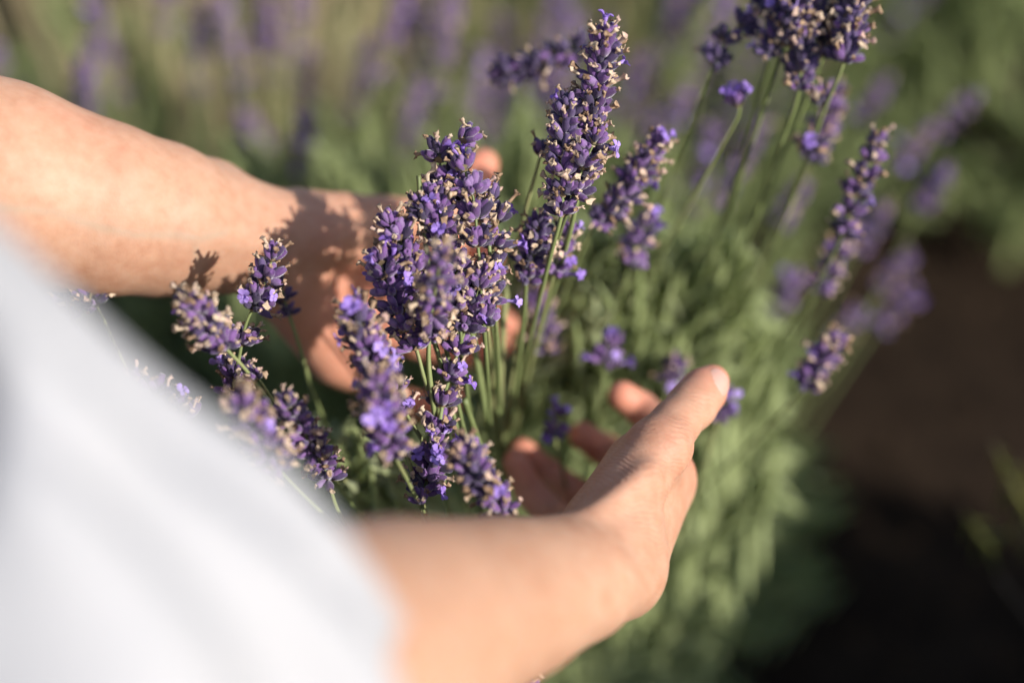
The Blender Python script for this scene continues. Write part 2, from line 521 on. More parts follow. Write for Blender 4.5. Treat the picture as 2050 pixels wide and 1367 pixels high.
# ------------------------------------------------------------------ smooth solids: distance fields meshed with surface nets
class Field:
    def __init__(s, lo, hi, h):
        s.lo, s.h = np.array(lo, np.float32), h
        s.n = np.ceil((np.array(hi) - np.array(lo)) / h).astype(int) + 1
        s.ax = [s.lo[i] + h * np.arange(s.n[i], dtype=np.float32) for i in range(3)]
        s.F = np.full(tuple(s.n), 1.0, np.float32)

    def blank(s):
        return np.full(tuple(s.n), 1.0, np.float32)

    def sub(s, lo, hi):
        a = np.clip(np.floor((np.array(lo) - s.lo) / s.h).astype(int), 0, s.n)
        b = np.clip(np.ceil((np.array(hi) - s.lo) / s.h).astype(int) + 1, 0, s.n)
        sl = tuple(slice(int(a[i]), int(b[i])) for i in range(3))
        X = s.ax[0][sl[0]][:, None, None]; Y = s.ax[1][sl[1]][None, :, None]; Z = s.ax[2][sl[2]][None, None, :]
        return sl, X, Y, Z

def smin(a, b, k):
    h = np.maximum(k - np.abs(a - b), 0) / k
    return np.minimum(a, b) - h * h * k * 0.25

def d_cone(X, Y, Z, a, b, ra, rb, flat=None):
    ba = b - a
    L2 = float(ba @ ba) + 1e-12
    t = np.clip(((X - a[0]) * ba[0] + (Y - a[1]) * ba[1] + (Z - a[2]) * ba[2]) / L2, 0, 1)
    qx, qy, qz = X - a[0] - t * ba[0], Y - a[1] - t * ba[1], Z - a[2] - t * ba[2]
    r = ra + (rb - ra) * t
    if flat is not None:
        n, s = flat
        n = np.array(n, float); n /= np.linalg.norm(n)
        qn = (qx * n[0] + qy * n[1] + qz * n[2]) * (1 / s - 1)
        qx = qx + n[0] * qn; qy = qy + n[1] * qn; qz = qz + n[2] * qn
    return np.sqrt(qx * qx + qy * qy + qz * qz) - r

def add(field, F, a, b, ra, rb, k, flat=None):
    a = np.array(a, float); b = np.array(b, float)
    m_ = max(ra, rb) + 2.5 * k + 0.004
    sl, X, Y, Z = field.sub(np.minimum(a, b) - m_, np.maximum(a, b) + m_)
    if 0 in F[sl].shape: return
    F[sl] = smin(F[sl], d_cone(X, Y, Z, a, b, ra, rb, flat), k)

def chain(field, F, pts, k, flat=None):
    for (a, ra), (b, rb) in zip(pts[:-1], pts[1:]):
        add(field, F, a, b, ra, rb, k, flat)

def surface(field, F):
    S = F < 0
    n = F.shape
    cells = np.zeros((n[0] - 1, n[1] - 1, n[2] - 1), np.int8)
    for i in (0, 1):
        for j in (0, 1):
            for l in (0, 1):
                cells += S[i:n[0] - 1 + i, j:n[1] - 1 + j, l:n[2] - 1 + l]
    act = (cells > 0) & (cells < 8)
    ci = np.argwhere(act)
    idx = np.full(act.shape, -1, np.int64)
    idx[act] = np.arange(len(ci))
    pos = np.zeros((len(ci), 3)); cnt = np.zeros(len(ci))
    corners = [(i, j, l) for i in (0, 1) for j in (0, 1) for l in (0, 1)]
    for c0 in corners:
        for axis in range(3):
            if c0[axis]: continue
            c1 = list(c0); c1[axis] = 1
            f0 = F[ci[:, 0] + c0[0], ci[:, 1] + c0[1], ci[:, 2] + c0[2]].astype(float)
            f1 = F[ci[:, 0] + c1[0], ci[:, 1] + c1[1], ci[:, 2] + c1[2]].astype(float)
            m_ = (f0 < 0) != (f1 < 0)
            t = np.where(m_, f0 / np.where(m_, f0 - f1, 1), 0)
            p = np.tile(np.array(c0, float), (len(ci), 1)); p[:, axis] += t
            pos[m_] += p[m_]; cnt[m_] += 1
    V = (ci + pos / cnt[:, None]) * field.h + field.lo
    Q = []
    for axis in range(3):
        o = [0, 1, 2]; o.remove(axis)
        sa = [slice(None)] * 3; sb = [slice(None)] * 3
        sa[axis] = slice(0, -1); sb[axis] = slice(1, None)
        a, b = S[tuple(sa)], S[tuple(sb)]
        e = np.argwhere(a != b)
        keep = np.ones(len(e), bool)
        for q in o:
            keep &= (e[:, q] > 0) & (e[:, q] < n[q] - 1)
        e = e[keep]
        ins = S[e[:, 0], e[:, 1], e[:, 2]]
        def get(du, dv):
            c = e.copy(); c[:, o[0]] -= du; c[:, o[1]] -= dv
            return idx[c[:, 0], c[:, 1], c[:, 2]]
        q4 = np.stack([get(1, 1), get(0, 1), get(0, 0), get(1, 0)], 1)
        flip = ins if axis != 1 else ~ins
        q4[~flip] = q4[~flip][:, ::-1]
        Q.append(q4)
    return V, np.concatenate(Q)

def relax(V, Q, it=2, f=0.5):
    e = np.concatenate([Q[:, [0, 1]], Q[:, [1, 2]], Q[:, [2, 3]], Q[:, [3, 0]]])
    for _ in range(it):
        acc = np.zeros_like(V); c = np.zeros(len(V))
        for a, b in ((0, 1), (1, 0)):
            for ax in range(3):
                acc[:, ax] += np.bincount(e[:, a], V[e[:, b], ax], len(V))
            c += np.bincount(e[:, a], minlength=len(V))
        V = V + f * (acc / c[:, None] - V)
    return V

def bbox(pts, pad):
    p = np.array(pts)
    return p.min(0) - pad, p.max(0) + pad

mmr = 0.001
RES = 0.0014

# -------- the right arm: forearm coming from the sleeve, hand cupped, thumb up
def right_arm():
    wrist = cc(1213, 1132, .557)
    fa = [(wrist, .0232), (cc(1130, 1160, .527), .0265), (cc(1000, 1198, .49), .0315), (cc(800, 1258, .43), .0375), (cc(600, 1318, .38), .040), (cc(430, 1375, .343), .040)]
    mcp = [cc(1338, 945, .630), cc(1290, 998, .645), cc(1226, 1040, .648), cc(1165, 1068, .637)]
    fingers = [
        [mcp[0], cc(1330, 862, .664), cc(1283, 818, .679), cc(1246, 792, .674)],
        [mcp[1], cc(1268, 930, .690), cc(1208, 900, .704), cc(1168, 872, .696)],
        [mcp[2], cc(1165, 1000, .688), cc(1095, 948, .699), cc(1046, 905, .690)],
        [mcp[3], cc(1108, 1034, .662), cc(1060, 985, .666), cc(1032, 925, .660)]]
    rad = [(10.2, 8.8, 7.8, 7.2), (10.4, 9.0, 8.0, 7.3), (10.0, 8.6, 7.7, 7.0), (9.4, 7.8, 6.9, 6.2)]
    allp = [p for f in fingers for p in f] + [p for p, _ in fa] + [cc(1425, 762, .612)]
    lo, hi = bbox(allp, 0.048)
    lo[2] = max(lo[2], 0.335)
    fld = Field(lo, hi, RES)
    F = fld.F
    up = np.array([0.25, 0.96, 0])
    chain(fld, F, fa, 0.003, (up, 0.88))
    # carpus, metacarpals, thumb ball
    k = 0.011
    add(fld, F, cc(1203, 1128, .555), cc(1236, 1106, .567), .0178, .0175, k)
    starts = [cc(1250, 1092, .563), cc(1240, 1108, .575), cc(1225, 1120, .582), cc(1205, 1132, .582)]
    for s_, m_, r0, r1 in zip(starts, mcp, (11.5, 11.5, 11.5, 11), (10.2, 10.2, 9.8, 9.2)):
        add(fld, F, s_, m_, r0 * mmr, r1 * mmr, k)
    add(fld, F, cc(1262, 1166, .563), cc(1252, 1174, .558), .0085, .0085, 0.010)       # bone at the back of the wrist
    add(fld, F, cc(1300, 1120, .585), cc(1350, 985, .622), .0065, .0065, 0.012)      # back of hand edge
    add(fld, F, cc(1222, 1068, .551), cc(1316, 895, .578), .0148, .0112, 0.009)      # thumb metacarpal
    add(fld, F, cc(1205, 1040, .566), cc(1262, 925, .590), .0130, .0105, 0.012)      # thenar muscle
    add(fld, F, cc(1316, 925, .592), cc(1338, 940, .615), .0105, .0095, 0.012)       # web
    add(fld, F, cc(1334, 900, .574), cc(1338, 896, .575), .0092, .0092, 0.006)       # thumb knuckle
    add(fld, F, cc(1196, 1092, .536), cc(1206, 1086, .538), .0075, .0075, 0.010)     # end of the radius
    add(fld, F, cc(1165, 1052, .531), cc(1300, 945, .556), .0042, .0036, 0.007)      # tendon over the wrist
    # thumb
    T = fld.blank()
    chain(fld, T, [(cc(1318, 893, .578), .0115), (cc(1350, 850, .590), .0100), (cc(1386, 811, .601), .0102), (cc(1409, 782, .608), .0096), (cc(1426, 764, .613), .0076)], 0.003)
    F[:] = smin(F, T, 0.006)
    for f, r in zip(fingers, rad):
        G = fld.blank()
        p0, p1, p2, p3 = f
        chain(fld, G, [(p0, r[0] * mmr), (p0 * .5 + p1 * .5, (r[0] * .46 + r[1] * .46) * mmr), (p1, r[1] * mmr)], 0.004)
        chain(fld, G, [(p1, r[1] * mmr), (p1 * .5 + p2 * .5, (r[1] * .47 + r[2] * .47) * mmr), (p2, r[2] * mmr), (p3, r[3] * mmr)], 0.003)
        F[:] = smin(F, G, 0.0045)
    V, Q = surface(fld, F)
    V = relax(V, Q, 2)
    spots = [(cc(1420, 770, .612), .012, .75), (cc(1375, 915, .61), .010, .6), (cc(1340, 905, .575), .012, .30), (cc(1280, 985, .560), .03, .10),
             (cc(1160, 1010, .60), .022, .35)]
    for f in fingers:
        spots += [(f[3], .014, .9), (f[2], .016, .7), (f[1], .017, .55)]
    tint = np.zeros(len(V))
    for c, s_, a in spots:
        tint = np.maximum(tint, a * np.exp(-((V - c) ** 2).sum(1) / (2 * s_ * s_)))
    wm_ = np.exp(-((V - cc(1265, 1010, .553)) ** 2).sum(1) / (2 * .022 ** 2))
    wm_ = np.maximum(wm_, 0.8 * np.exp(-((V - cc(1335, 880, .572)) ** 2).sum(1) / (2 * .012 ** 2)))
    wm_ = np.maximum(wm_, 0.7 * np.exp(-((V - cc(1388, 808, .592)) ** 2).sum(1) / (2 * .007 ** 2)))
    wcoord = V @ np.array([0.30, 0.95, 0.0])
    vein = np.zeros(len(V))
    return V, Q, tint, wm_, wcoord, vein

# -------- the left arm: inner forearm to the camera, open palm behind the flowers
def left_arm():
    def cc(px, py, d, base_cc=globals()['cc']):            # the hand lies a little deeper than the forearm
        u = min(1.0, max(0.0, (px - 200) / 350.0))
        return base_cc(px, py, d + 0.024 + 0.020 * u * u * (3 - 2 * u))
    z = np.array([0.0, 0.15, 1.0])
    fa = [(cc(526, 480, .601), .0240), (cc(430, 462, .594), .0272), (cc(320, 440, .588), .0325), (cc(200, 418, .581), .0360), (cc(0, 374, .566), .0425), (cc(-350, 300, .546), .046), (cc(-650, 225, .53), .043)]
    mcp = [cc(772, 492, .668), cc(772, 566, .677), cc(746, 655, .672), cc(704, 736, .656)]
    fingers = [
        [mcp[0], cc(880, 480, .700), cc(940, 486, .712), cc(978, 520, .706)],
        [mcp[1], cc(885, 585, .708), cc(968, 612, .708), cc(1012, 652, .700)],
        [mcp[2], cc(860, 690, .704), cc(940, 706, .700), cc(998, 694, .690)],
        [mcp[3], cc(792, 806, .688), cc(862, 818, .688), cc(914, 800, .680)]]
    rad = [(10.6, 9.0, 8.0, 7.3), (10.8, 9.2, 8.2, 7.5), (10.4, 8.8, 7.9, 7.2), (9.8, 8.0, 7.1, 6.4)]
    thumb = [(cc(600, 432, .614), .0125), (cc(690, 437, .628), .0115), (cc(772, 442, .640), .0112), (cc(845, 436, .652), .0100), (cc(902, 420, .660), .0104), (cc(948, 360, .664), .0098), (cc(966, 330, .665), .0082)]
    allp = [p for f in fingers for p in f] + [p for p, _ in fa[:-2]] + [p for p, _ in thumb]
    lo, hi = bbox(allp, 0.05)
    lo[0] = cc(-420, 300, .55)[0]
    fld = Field(lo, hi, RES)
    F = fld.F
    fa = [(p_, r_ * 1.035) for p_, r_ in fa]
    chain(fld, F, fa, 0.003, (z, 0.84))
    k = 0.011
    starts = [cc(585, 455, .612), cc(590, 490, .616), cc(585, 525, .617), cc(575, 560, .615)]
    for s_, m_, r0, r1 in zip(starts, mcp, (12, 12, 12, 12), (10.2, 10.2, 10, 9.8)):
        add(fld, F, s_, m_, r0 * mmr, r1 * mmr, k)
    add(fld, F, cc(424, 352, .597), cc(436, 356, .597), .0066, .0066, 0.010)         # bone on the thumb side of the wrist
    add(fld, F, cc(640, 478, .612), cc(735, 470, .634), .0150, .0115, 0.012)         # thenar
    add(fld, F, cc(570, 580, .612), cc(668, 716, .648), .0145, .0120, 0.012)         # hypothenar
    add(fld, F, cc(745, 450, .645), cc(775, 485, .662), .0085, .0085, 0.012)         # web
    for ty in (462, 490):                                                            # tendons of the inner wrist
        add(fld, F, cc(380, ty - 22, .568), cc(545, ty, .5835), .0030, .0026, 0.008)
    T = fld.blank()
    chain(fld, T, thumb, 0.004)
    F[:] = smin(F, T, 0.008)
    for f, r in zip(fingers, rad):
        G = fld.blank()
        p0, p1, p2, p3 = f
        chain(fld, G, [(p0, r[0] * mmr), (p0 * .5 + p1 * .5, (r[0] * .46 + r[1] * .46) * mmr), (p1, r[1] * mmr)], 0.004)
        chain(fld, G, [(p1, r[1] * mmr), (p1 * .5 + p2 * .5, (r[1] * .47 + r[2] * .47) * mmr), (p2, r[2] * mmr), (p3, r[3] * mmr)], 0.003)
        F[:] = smin(F, G, 0.0045)
    V, Q = surface(fld, F)
    V = relax(V, Q, 2)
    spots = [(cc(700, 640, .66), .035, .9), (cc(640, 610, .63), .026, .7), (cc(960, 340, .66), .016, .9), (cc(740, 520, .65), .025, .55), (cc(660, 480, .60), .016, .35)]
    for f in fingers:
        spots += [(f[3], .014, .95), (f[2], .016, .8), (f[1], .018, .7), (f[0], .02, .65)]
    for c, s_, a in ((cc(250, 330, .555), .006, .35), (cc(265, 390, .553), .008, .22), (cc(140, 250, .55), .01, .2)):
        spots.append((c, s_, a))
    tint = np.zeros(len(V))
    for c, s_, a in spots:
        tint = np.maximum(tint, a * np.exp(-((V - c) ** 2).sum(1) / (2 * s_ * s_)))
    wm_ = 0.7 * np.exp(-((V - cc(560, 500, .585)) ** 2).sum(1) / (2 * .010 ** 2))
    wcoord = V @ np.array([0.93, -0.36, 0.0])
    vein = np.zeros(len(V))
    px = 1025 + V[:, 0] * K / V[:, 2]; py = 683.5 - V[:, 1] * K / V[:, 2]
    front = V[:, 2] < 0.63
    for line, a, w_ in (([(0, 415), (110, 425), (200, 455), (270, 470), (350, 470), (400, 478), (450, 464)], .55, 7), ([(392, 480), (393, 520)], .35, 5)):
        for (x0, y0), (x1, y1) in zip(line[:-1], line[1:]):
            t = np.clip(((px - x0) * (x1 - x0) + (py - y0) * (y1 - y0)) / ((x1 - x0) ** 2 + (y1 - y0) ** 2), 0, 1)
            dd = (px - x0 - t * (x1 - x0)) ** 2 + (py - y0 - t * (y1 - y0)) ** 2
            vein = np.maximum(vein, a * np.exp(-dd / (2 * w_ * w_)) * front)
    return V, Q, tint, wm_, wcoord, vein

# shoulders and joints in the world
SH_R = cam2world(np.array([-.27, .10, .27])); EL_R = cam2world(cc(330, 1440, .345))
SH_L = np.array([-0.42, 0.62, 0.885]); EL_L = cam2world(cc(-650, 225, .53))
HEAD = np.array([-0.315, 0.53, 1.13]); NECK = np.array([-0.40, 0.49, 0.94])
HIP = np.array([-0.66, 0.37, 0.40])
FACE = np.array([0.92, 0.39, 0.0]); SIDE = np.array([-0.39, 0.92, 0.0])

def head_part():
    fld = Field([-0.75, 0.15, 0.78], [-0.1, 0.85, 1.32], 0.005)
    F = fld.F
    Z3 = np.array([0, 0, 1.0])
    add(fld, F, NECK - Z3 * 0.05, HEAD - FACE * 0.035 - Z3 * 0.05, .058, .052, 0.02)
    add(fld, F, HEAD + Z3 * 0.035 - FACE * 0.02, HEAD + Z3 * 0.03 + FACE * 0.01, .078, .074, 0.02)       # skull
    add(fld, F, HEAD - Z3 * 0.035 + FACE * 0.02, HEAD - Z3 * 0.072 + FACE * 0.045, .055, .030, 0.03)      # jaw
    add(fld, F, HEAD + Z3 * 0.012 + FACE * 0.074, HEAD - Z3 * 0.022 + FACE * 0.094, .007, .010, 0.012)    # nose
    add(fld, F, HEAD - Z3 * 0.048 + FACE * 0.078 - SIDE * 0.016, HEAD - Z3 * 0.048 + FACE * 0.078 + SIDE * 0.016, .0065, .0065, 0.008)
    for sg in (-1, 1):
        add(fld, F, HEAD + SIDE * sg * 0.078 + Z3 * 0.015 - FACE * 0.015, HEAD + SIDE * sg * 0.082 - Z3 * 0.02 - FACE * 0.01, .014, .009, 0.008)
        add(fld, F, HEAD + SIDE * sg * 0.030 + Z3 * 0.008 + FACE * 0.062, HEAD + SIDE * sg * 0.032 + Z3 * 0.008 + FACE * 0.062, .012, .012, 0.006)
    add(fld, F, SH_R, EL_R, .018, .026, 0.02)
    add(fld, F, SH_L, EL_L, .046, .042, 0.02)
    V, Q = surface(fld, F)
    return relax(V, Q, 1), Q

PERSON = Vector((-0.62, 0.40, 0.0))
person = obj('person', None, loc=PERSON)
tag(person, 'person in a white short sleeved shirt cupping lavender flowers with both bare hands', 'person')
PB = np.array(list(PERSON))

def body():
    parts = []
    for fn in (right_arm, left_arm):
        V, Q, t, wm_, wcd, vn = fn()
        parts.append((cam2world(V), Q[:, ::-1], t, wm_, wcd, vn))
    V, Q = head_part()
    z = np.zeros(len(V))
    parts.append((V, Q, z + .15, z, z, z))
    Vs, Qs, off = [], [], 0
    for p in parts:
        Vs.append(p[0]); Qs.append(p[1] + off); off += len(p[0])
    me = mesh_from('body', np.concatenate(Vs) - PB, np.concatenate(Qs), M['skin'])
    for i, nm in ((2, 'tint'), (3, 'wrinkle_mask'), (4, 'wrinkle_coord'), (5, 'vein')):
        a = me.attributes.new(nm, 'FLOAT', 'POINT')
        a.data.foreach_set('value', np.concatenate([p[i] for p in parts]).astype(np.float32))
    return obj('body', me, person)
body_o = body()

def nail(c, axis, normal, w_, l_):
    """curved nail plate in camera axes, laid on the finger tip."""
    axis = axis / np.linalg.norm(axis)
    normal = normal - axis * (normal @ axis); normal /= np.linalg.norm(normal)
    side = np.cross(axis, normal)
    vs, fs = [], []
    nu, nv = 9, 8
    for th in (0, 1):
        for i in range(nv):
            v = i / (nv - 1)
            half = w_ * 0.5 * (1 - 0.25 * (2 * max(v - .5, 0)) ** 3) * math.sqrt(max(0.05, 1 - max(0, 0.35 - v) ** 2 * 6))
            for j in range(nu):
                u = 2 * j / (nu - 1) - 1
                ang = u * 0.85
                p = c + axis * (v - 0.5) * l_ + side * half * math.sin(ang) / math.sin(.85) + normal * (half * 1.1 * (math.cos(ang) - 1) - 0.0006 * (2 * v - 1) ** 2 * 2 - th * 0.0007)
                vs.append(p)
    for th in (0, 1):
        for i in range(nv - 1):
            for j in range(nu - 1):
                a = th * nu * nv + i * nu + j
                f = (a, a + 1, a + nu + 1, a + nu)
                fs.append(f if th == 0 else f[::-1])
    V = cam2world(np.array(vs)) - PB
    o = obj('fingernail', mesh_from('fingernail', V, fs, M['nail']), body_o)
    return o
_tipax = cc(1424, 766, .613) - cc(1386, 812, .601)
_nn = np.array([0.27, 0.12, -0.955])
_nn = _nn - _tipax / np.linalg.norm(_tipax) * (_nn @ (_tipax / np.linalg.norm(_tipax))); _nn /= np.linalg.norm(_nn)
nail(cc(1409, 783, .6085) + _nn * 0.0109, _tipax, _nn, .0116, .0135)

def shirt():
    fld = Field([-0.95, 0.02, 0.34], [0.02, 0.95, 1.02], 0.006)
    F = fld.F
    T = fld.blank()
    chest = (SH_R + SH_L) / 2
    back = np.array([FACE[0], FACE[1], 0.0])
    add(fld, T, SH_R * .82 + chest * .18 - [0, 0, .02], SH_L * .82 + chest * .18 - [0, 0, .02], .078, .078, 0.05)
    add(fld, T, chest - [0.02, 0, .10], HIP + [0, 0, .06], .15, .145, 0.06, (FACE * 1.0 + np.array([0, 0, .3]), .72))
    add(fld, T, chest + SIDE * .06 - [0.03, 0, .10], HIP + SIDE * .05 + [0, 0, .06], .13, .13, 0.06, (FACE, .74))
    add(fld, T, chest - SIDE * .06 - [0.03, 0, .10], HIP - SIDE * .05 + [0, 0, .06], .13, .13, 0.06, (FACE, .74))
    A = fld.blank()
    cuff = cam2world(cc(330, 1440, .345))
    mid_ = cam2world(cc(120, 1330, .325))
    add(fld, A, SH_R, mid_, .056, .0625, 0.004)
    add(fld, A, mid_, cuff, .0625, .061, 0.004)
    add(fld, A, SH_R, SH_R * .7 + mid_ * .3 - [0.03, -.03, .03], .060, .055, 0.03)
    add(fld, A, SH_L, EL_L * .55 + SH_L * .45, .072, .066, 0.03)
    # creases of the sleeve: folds run round and along the arm
    sl, X, Y, Z = fld.sub([-9, -9, -9], [9, 9, 9])
    ax = (cuff - SH_R) / np.linalg.norm(cuff - SH_R)
    s_ = (X - SH_R[0]) * ax[0] + (Y - SH_R[1]) * ax[1] + (Z - SH_R[2]) * ax[2]
    fold = 0.0045 * np.sin(70 * s_ + 18 * Z + 9 * np.sin(30 * Y)) + 0.003 * np.sin(55 * (X + Y) - 40 * Z)
    A = A + fold.astype(np.float32)
    F[:] = smin(T, A, 0.03)
    # a deep crease where the sleeve meets the armhole
    for py_ in range(690, 1000, 40):
        for d_ in np.arange(.16, .5, .002):
            w_ = cam2world(cc(-190, py_, d_))
            i_ = np.round((w_ - fld.lo) / fld.h).astype(int)
            if (i_ >= 0).all() and (i_ < fld.n).all() and F[tuple(i_)] < 0:
                c_ = w_ - np.array(list(FWD)) * 0.006
                sub_ = np.sqrt((X - c_[0]) ** 2 + (Y - c_[1]) ** 2 + (Z - c_[2]) ** 2) - 0.0105
                F[:] = -smin(-F, sub_.astype(np.float32), 0.016)
                break
    # open the cuffs
    fa = cam2world(cc(1213, 1132, .557)) - cuff; fa /= np.linalg.norm(fa)
    mix = ax * 0.55 + fa * 0.45; mix /= np.linalg.norm(mix)
    cutd = ((X - cuff[0]) * mix[0] + (Y - cuff[1]) * mix[1] + (Z - cuff[2]) * mix[2]) - 0.028
    near = np.sqrt((X - cuff[0]) ** 2 + (Y - cuff[1]) ** 2 + (Z - cuff[2]) ** 2) < 0.13
    F[:] = np.where(near, np.maximum(F, cutd), F)
    V, Q = surface(fld, F)
    V = relax(V, Q, 2)
    return obj('shirt', mesh_from('shirt', V - PB, Q, M['shirt']), person)
shirt()

def lower_body():
    fld = Field([-1.05, -0.05, -0.005], [-0.1, 1.0, 0.60], 0.008)
    F = fld.F
    add(fld, F, HIP - SIDE * .06, HIP + SIDE * .06, .14, .14, 0.05)
    for sg in (-1, 1):
        knee = HIP + FACE * .30 + SIDE * sg * .13; knee[2] = .085
        foot = HIP - FACE * .10 + SIDE * sg * .10; foot[2] = .06
        add(fld, F, HIP + SIDE * sg * .08, knee, .092, .066, 0.04)
        add(fld, F, knee, foot, .062, .045, 0.03)
    V, Q = surface(fld, F)
    obj('trousers', mesh_from('trousers', relax(V, Q, 2) - PB, Q, M['trouser']), person)
    for sg in (-1, 1):
        f2 = Field([-1.2, -0.2, 0.0], [-0.3, 1.1, 0.2], 0.008)
        foot = HIP - FACE * .10 + SIDE * sg * .10; foot[2] = .055
        add(f2, f2.F, foot, foot - FACE * .10 + [0, 0, -.01], .044, .046, 0.02)
        add(f2, f2.F, foot - FACE * .10 + [0, 0, -.01], foot - FACE * .16 - [0, 0, .012], .046, .038, 0.02)
        V, Q = surface(f2, f2.F)
        obj('shoe', mesh_from('shoe', relax(V, Q, 1) - PB, Q, M['twig']), person)
    fh = Field([-0.65, 0.3, 0.85], [-0.1, 0.8, 1.30], 0.005)
    Z3 = np.array([0, 0, 1.0])
    add(fh, fh.F, HEAD + Z3 * .048 - FACE * .03, HEAD + Z3 * .045 - FACE * .012, .083, .081, 0.02)
    add(fh, fh.F, HEAD + Z3 * .02 - FACE * .05, HEAD - Z3 * .06 - FACE * .06, .072, .05, 0.03)
    add(fh, fh.F, HEAD + Z3 * .01 - FACE * .115, HEAD - Z3 * .02 - FACE * .125, .034, .03, 0.01)
    V, Q = surface(fh, fh.F)
    obj('hair', mesh_from('hair', relax(V, Q, 1) - PB, Q, M['hair']), person)
lower_body()

# ------------------------------------------------------------------ lavender stalks between and around the hands
G1 = 'lavender stalks gathered between the hands'
G2 = 'lavender stalks leaning over the sleeve'
G3 = 'lavender stalks standing beyond the hands'
def S(*a, **k):
    S.i += 1
    if S.i in BUNCH:                                   # the bunch is held together: a shallow bundle in front of the palm
        a = list(a)
        a[1] = [(x, y, .570 + (d - .572) * .42 if d < .615 and d > .56 else d) for x, y, d in a[1]]
    return stalk(*a, seed=S.i, **k)
S.i = 0
BUNCH = set(range(1, 12))
# the bunch between the hands
S('crisp lavender spike crowned by two open violet florets, in the bunch between the hands', [(930, 338, .574), (948, 400, .576), (955, 470, .578), (962, 560, .584), (968, 640, .59), (978, 790, .62)], 5, 8, p_open=0.03, gaps=[0, .16, .32, .50, .74, 1.0], n=11, crown=2)
S('lavender spike poking up behind the bunch beside the raised thumb', [(925, 280, .590), (880, 318, .592), (905, 370, .598), (965, 430, .602), (985, 560, .61), (1000, 780, .64)], 4, 6, p_open=0.06, gaps=[0, .30, .55, .8, 1], n=9)
S('short plump lavender spike in the heart of the bunch', [(872, 398, .576), (880, 440, .576), (885, 492, .58), (895, 560, .59), (920, 700, .62)], 3, 4, p_open=0.06, n=10)
S('lavender stalk with a bare snapped tip standing above its dark flowers', [(838, 352, .572), (842, 400, .573), (848, 440, .575), (856, 520, .58), (885, 660, .60)], 3, 1, gaps=[0.72, 1.0], p_open=0.16, dark=.8, topbare=True, n=8, stemr=1.0)
S('lavender spike with pinkish dry tips leaning towards the sleeve side of the bunch', [(785, 452, .570), (805, 490, .572), (832, 545, .576), (850, 620, .585), (890, 760, .62)], 4, 6, p_open=0.05, n=10, dark=.12)
S('lavender spike tilted forward out of the bunch, its pale dry tips soft', [(880, 525, .528), (872, 575, .540), (864, 625, .556), (860, 662, .572), (858, 722, .582), (866, 800, .60)], 4, 5, size=.98, p_with=.85, p_open=0.0, n=10)
S('lavender spike with many pale violet open florets facing the palm', [(762, 525, .566), (778, 575, .570), (800, 630, .575), (832, 695, .580), (850, 760, .59), (890, 850, .62)], 4, 6, p_with=.38, p_open=0.30, dark=.1, n=9)
S('long loose lavender spike hanging low through the middle of the bunch', [(960, 575, .585), (938, 640, .592), (912, 720, .598), (888, 800, .604), (880, 862, .606), (905, 940, .63)], 5, 7, p_with=.7, p_open=.1, n=9)
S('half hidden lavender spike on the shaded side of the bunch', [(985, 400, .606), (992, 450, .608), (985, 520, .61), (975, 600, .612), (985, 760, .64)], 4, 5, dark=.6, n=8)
S('lavender spike filling the centre of the bunch below the snapped stalk', [(905, 505, .583), (915, 560, .585), (920, 620, .59), (925, 700, .60), (940, 830, .63)], 3, 4, dark=.35, n=10)
S('narrow lavender spike tucked behind the florets in the bunch', [(835, 560, .592), (850, 620, .594), (870, 680, .596), (890, 760, .61)], 3, 4, dark=.5, n=8)
# spikes in front of the left hand, lower
S('lavender spike reaching forward with soft pale tips before the left palm', [(712, 630, .545), (735, 690, .548), (765, 765, .552), (800, 870, .565), (830, 960, .58)], 3, 6, p_with=.7, p_open=.1, n=10)
S('lavender spike nearest the lens, violet and blurred, above a slim green stem', [(755, 770, .520), (770, 830, .526), (788, 905, .535), (812, 955, .55), (835, 1000, .565), (870, 1080, .60)], 3, 6, p_with=.5, p_open=.25, n=10, dark=.15)
S('slender lavender stalk with a few sharp dry whorls beside the blurred spike', [(792, 745, .578), (800, 790, .578), (812, 825, .58), (850, 890, .59), (880, 970, .61)], 3, 3, size=.75, p_with=.8, n=6)
S('small bunched lavender head with violet florets just above the forearm', [(872, 905, .575), (860, 945, .578), (848, 985, .580), (846, 1030, .585), (880, 1150, .62)], 3, 4, p_with=.35, p_open=.25, n=9)
S('single withered whorl of lavender hanging over the forearm edge', [(842, 1000, .566), (846, 1015, .568), (860, 1060, .575)], 2, 1, gaps=[.3], size=.8, p_with=.8, n=6)
S('drooping plump lavender spike resting above the bare forearm', [(930, 905, .540), (960, 955, .542), (1005, 1022, .548), (1010, 1100, .57)], 3, 6, p_with=.72, p_open=.04, dark=.35, n=10)
# the spikes over the sleeve
S('crisp upright lavender spike in front of the left wrist', [(545, 518, .570), (532, 560, .572), (512, 605, .575), (492, 650, .578), (480, 710, .582), (466, 790, .588), (470, 850, .595), (560, 1000, .62)], 6, 7, gaps=[0, .14, .29, .36, .62, .86, 1], n=10)
S('lavender spike leaning left with soft cream tips and a long bare green stem', [(385, 612, .540), (415, 650, .546), (450, 695, .552), (490, 738, .560), (545, 812, .575), (640, 930, .60)], 3, 5, p_with=.85, p_open=.03, n=11)
S('sparse dry whorl of lavender on the long bare stem', [(505, 748, .563), (520, 762, .566), (548, 805, .58)], 2, 1, gaps=[.6], size=.8, p_with=.7, n=6)
S('lavender spike with orange dry tips above the cut of the forearm', [(578, 815, .545), (605, 860, .552), (632, 905, .562), (655, 958, .572), (675, 1020, .58), (740, 1120, .62)], 4, 7, p_with=.72, n=8, size=.92)
S('blurred mauve lavender spike over the edge of the white sleeve', [(490, 815, .515), (520, 870, .520), (560, 935, .530), (600, 980, .54), (650, 1030, .555)], 3, 6, p_with=.8, n=10)
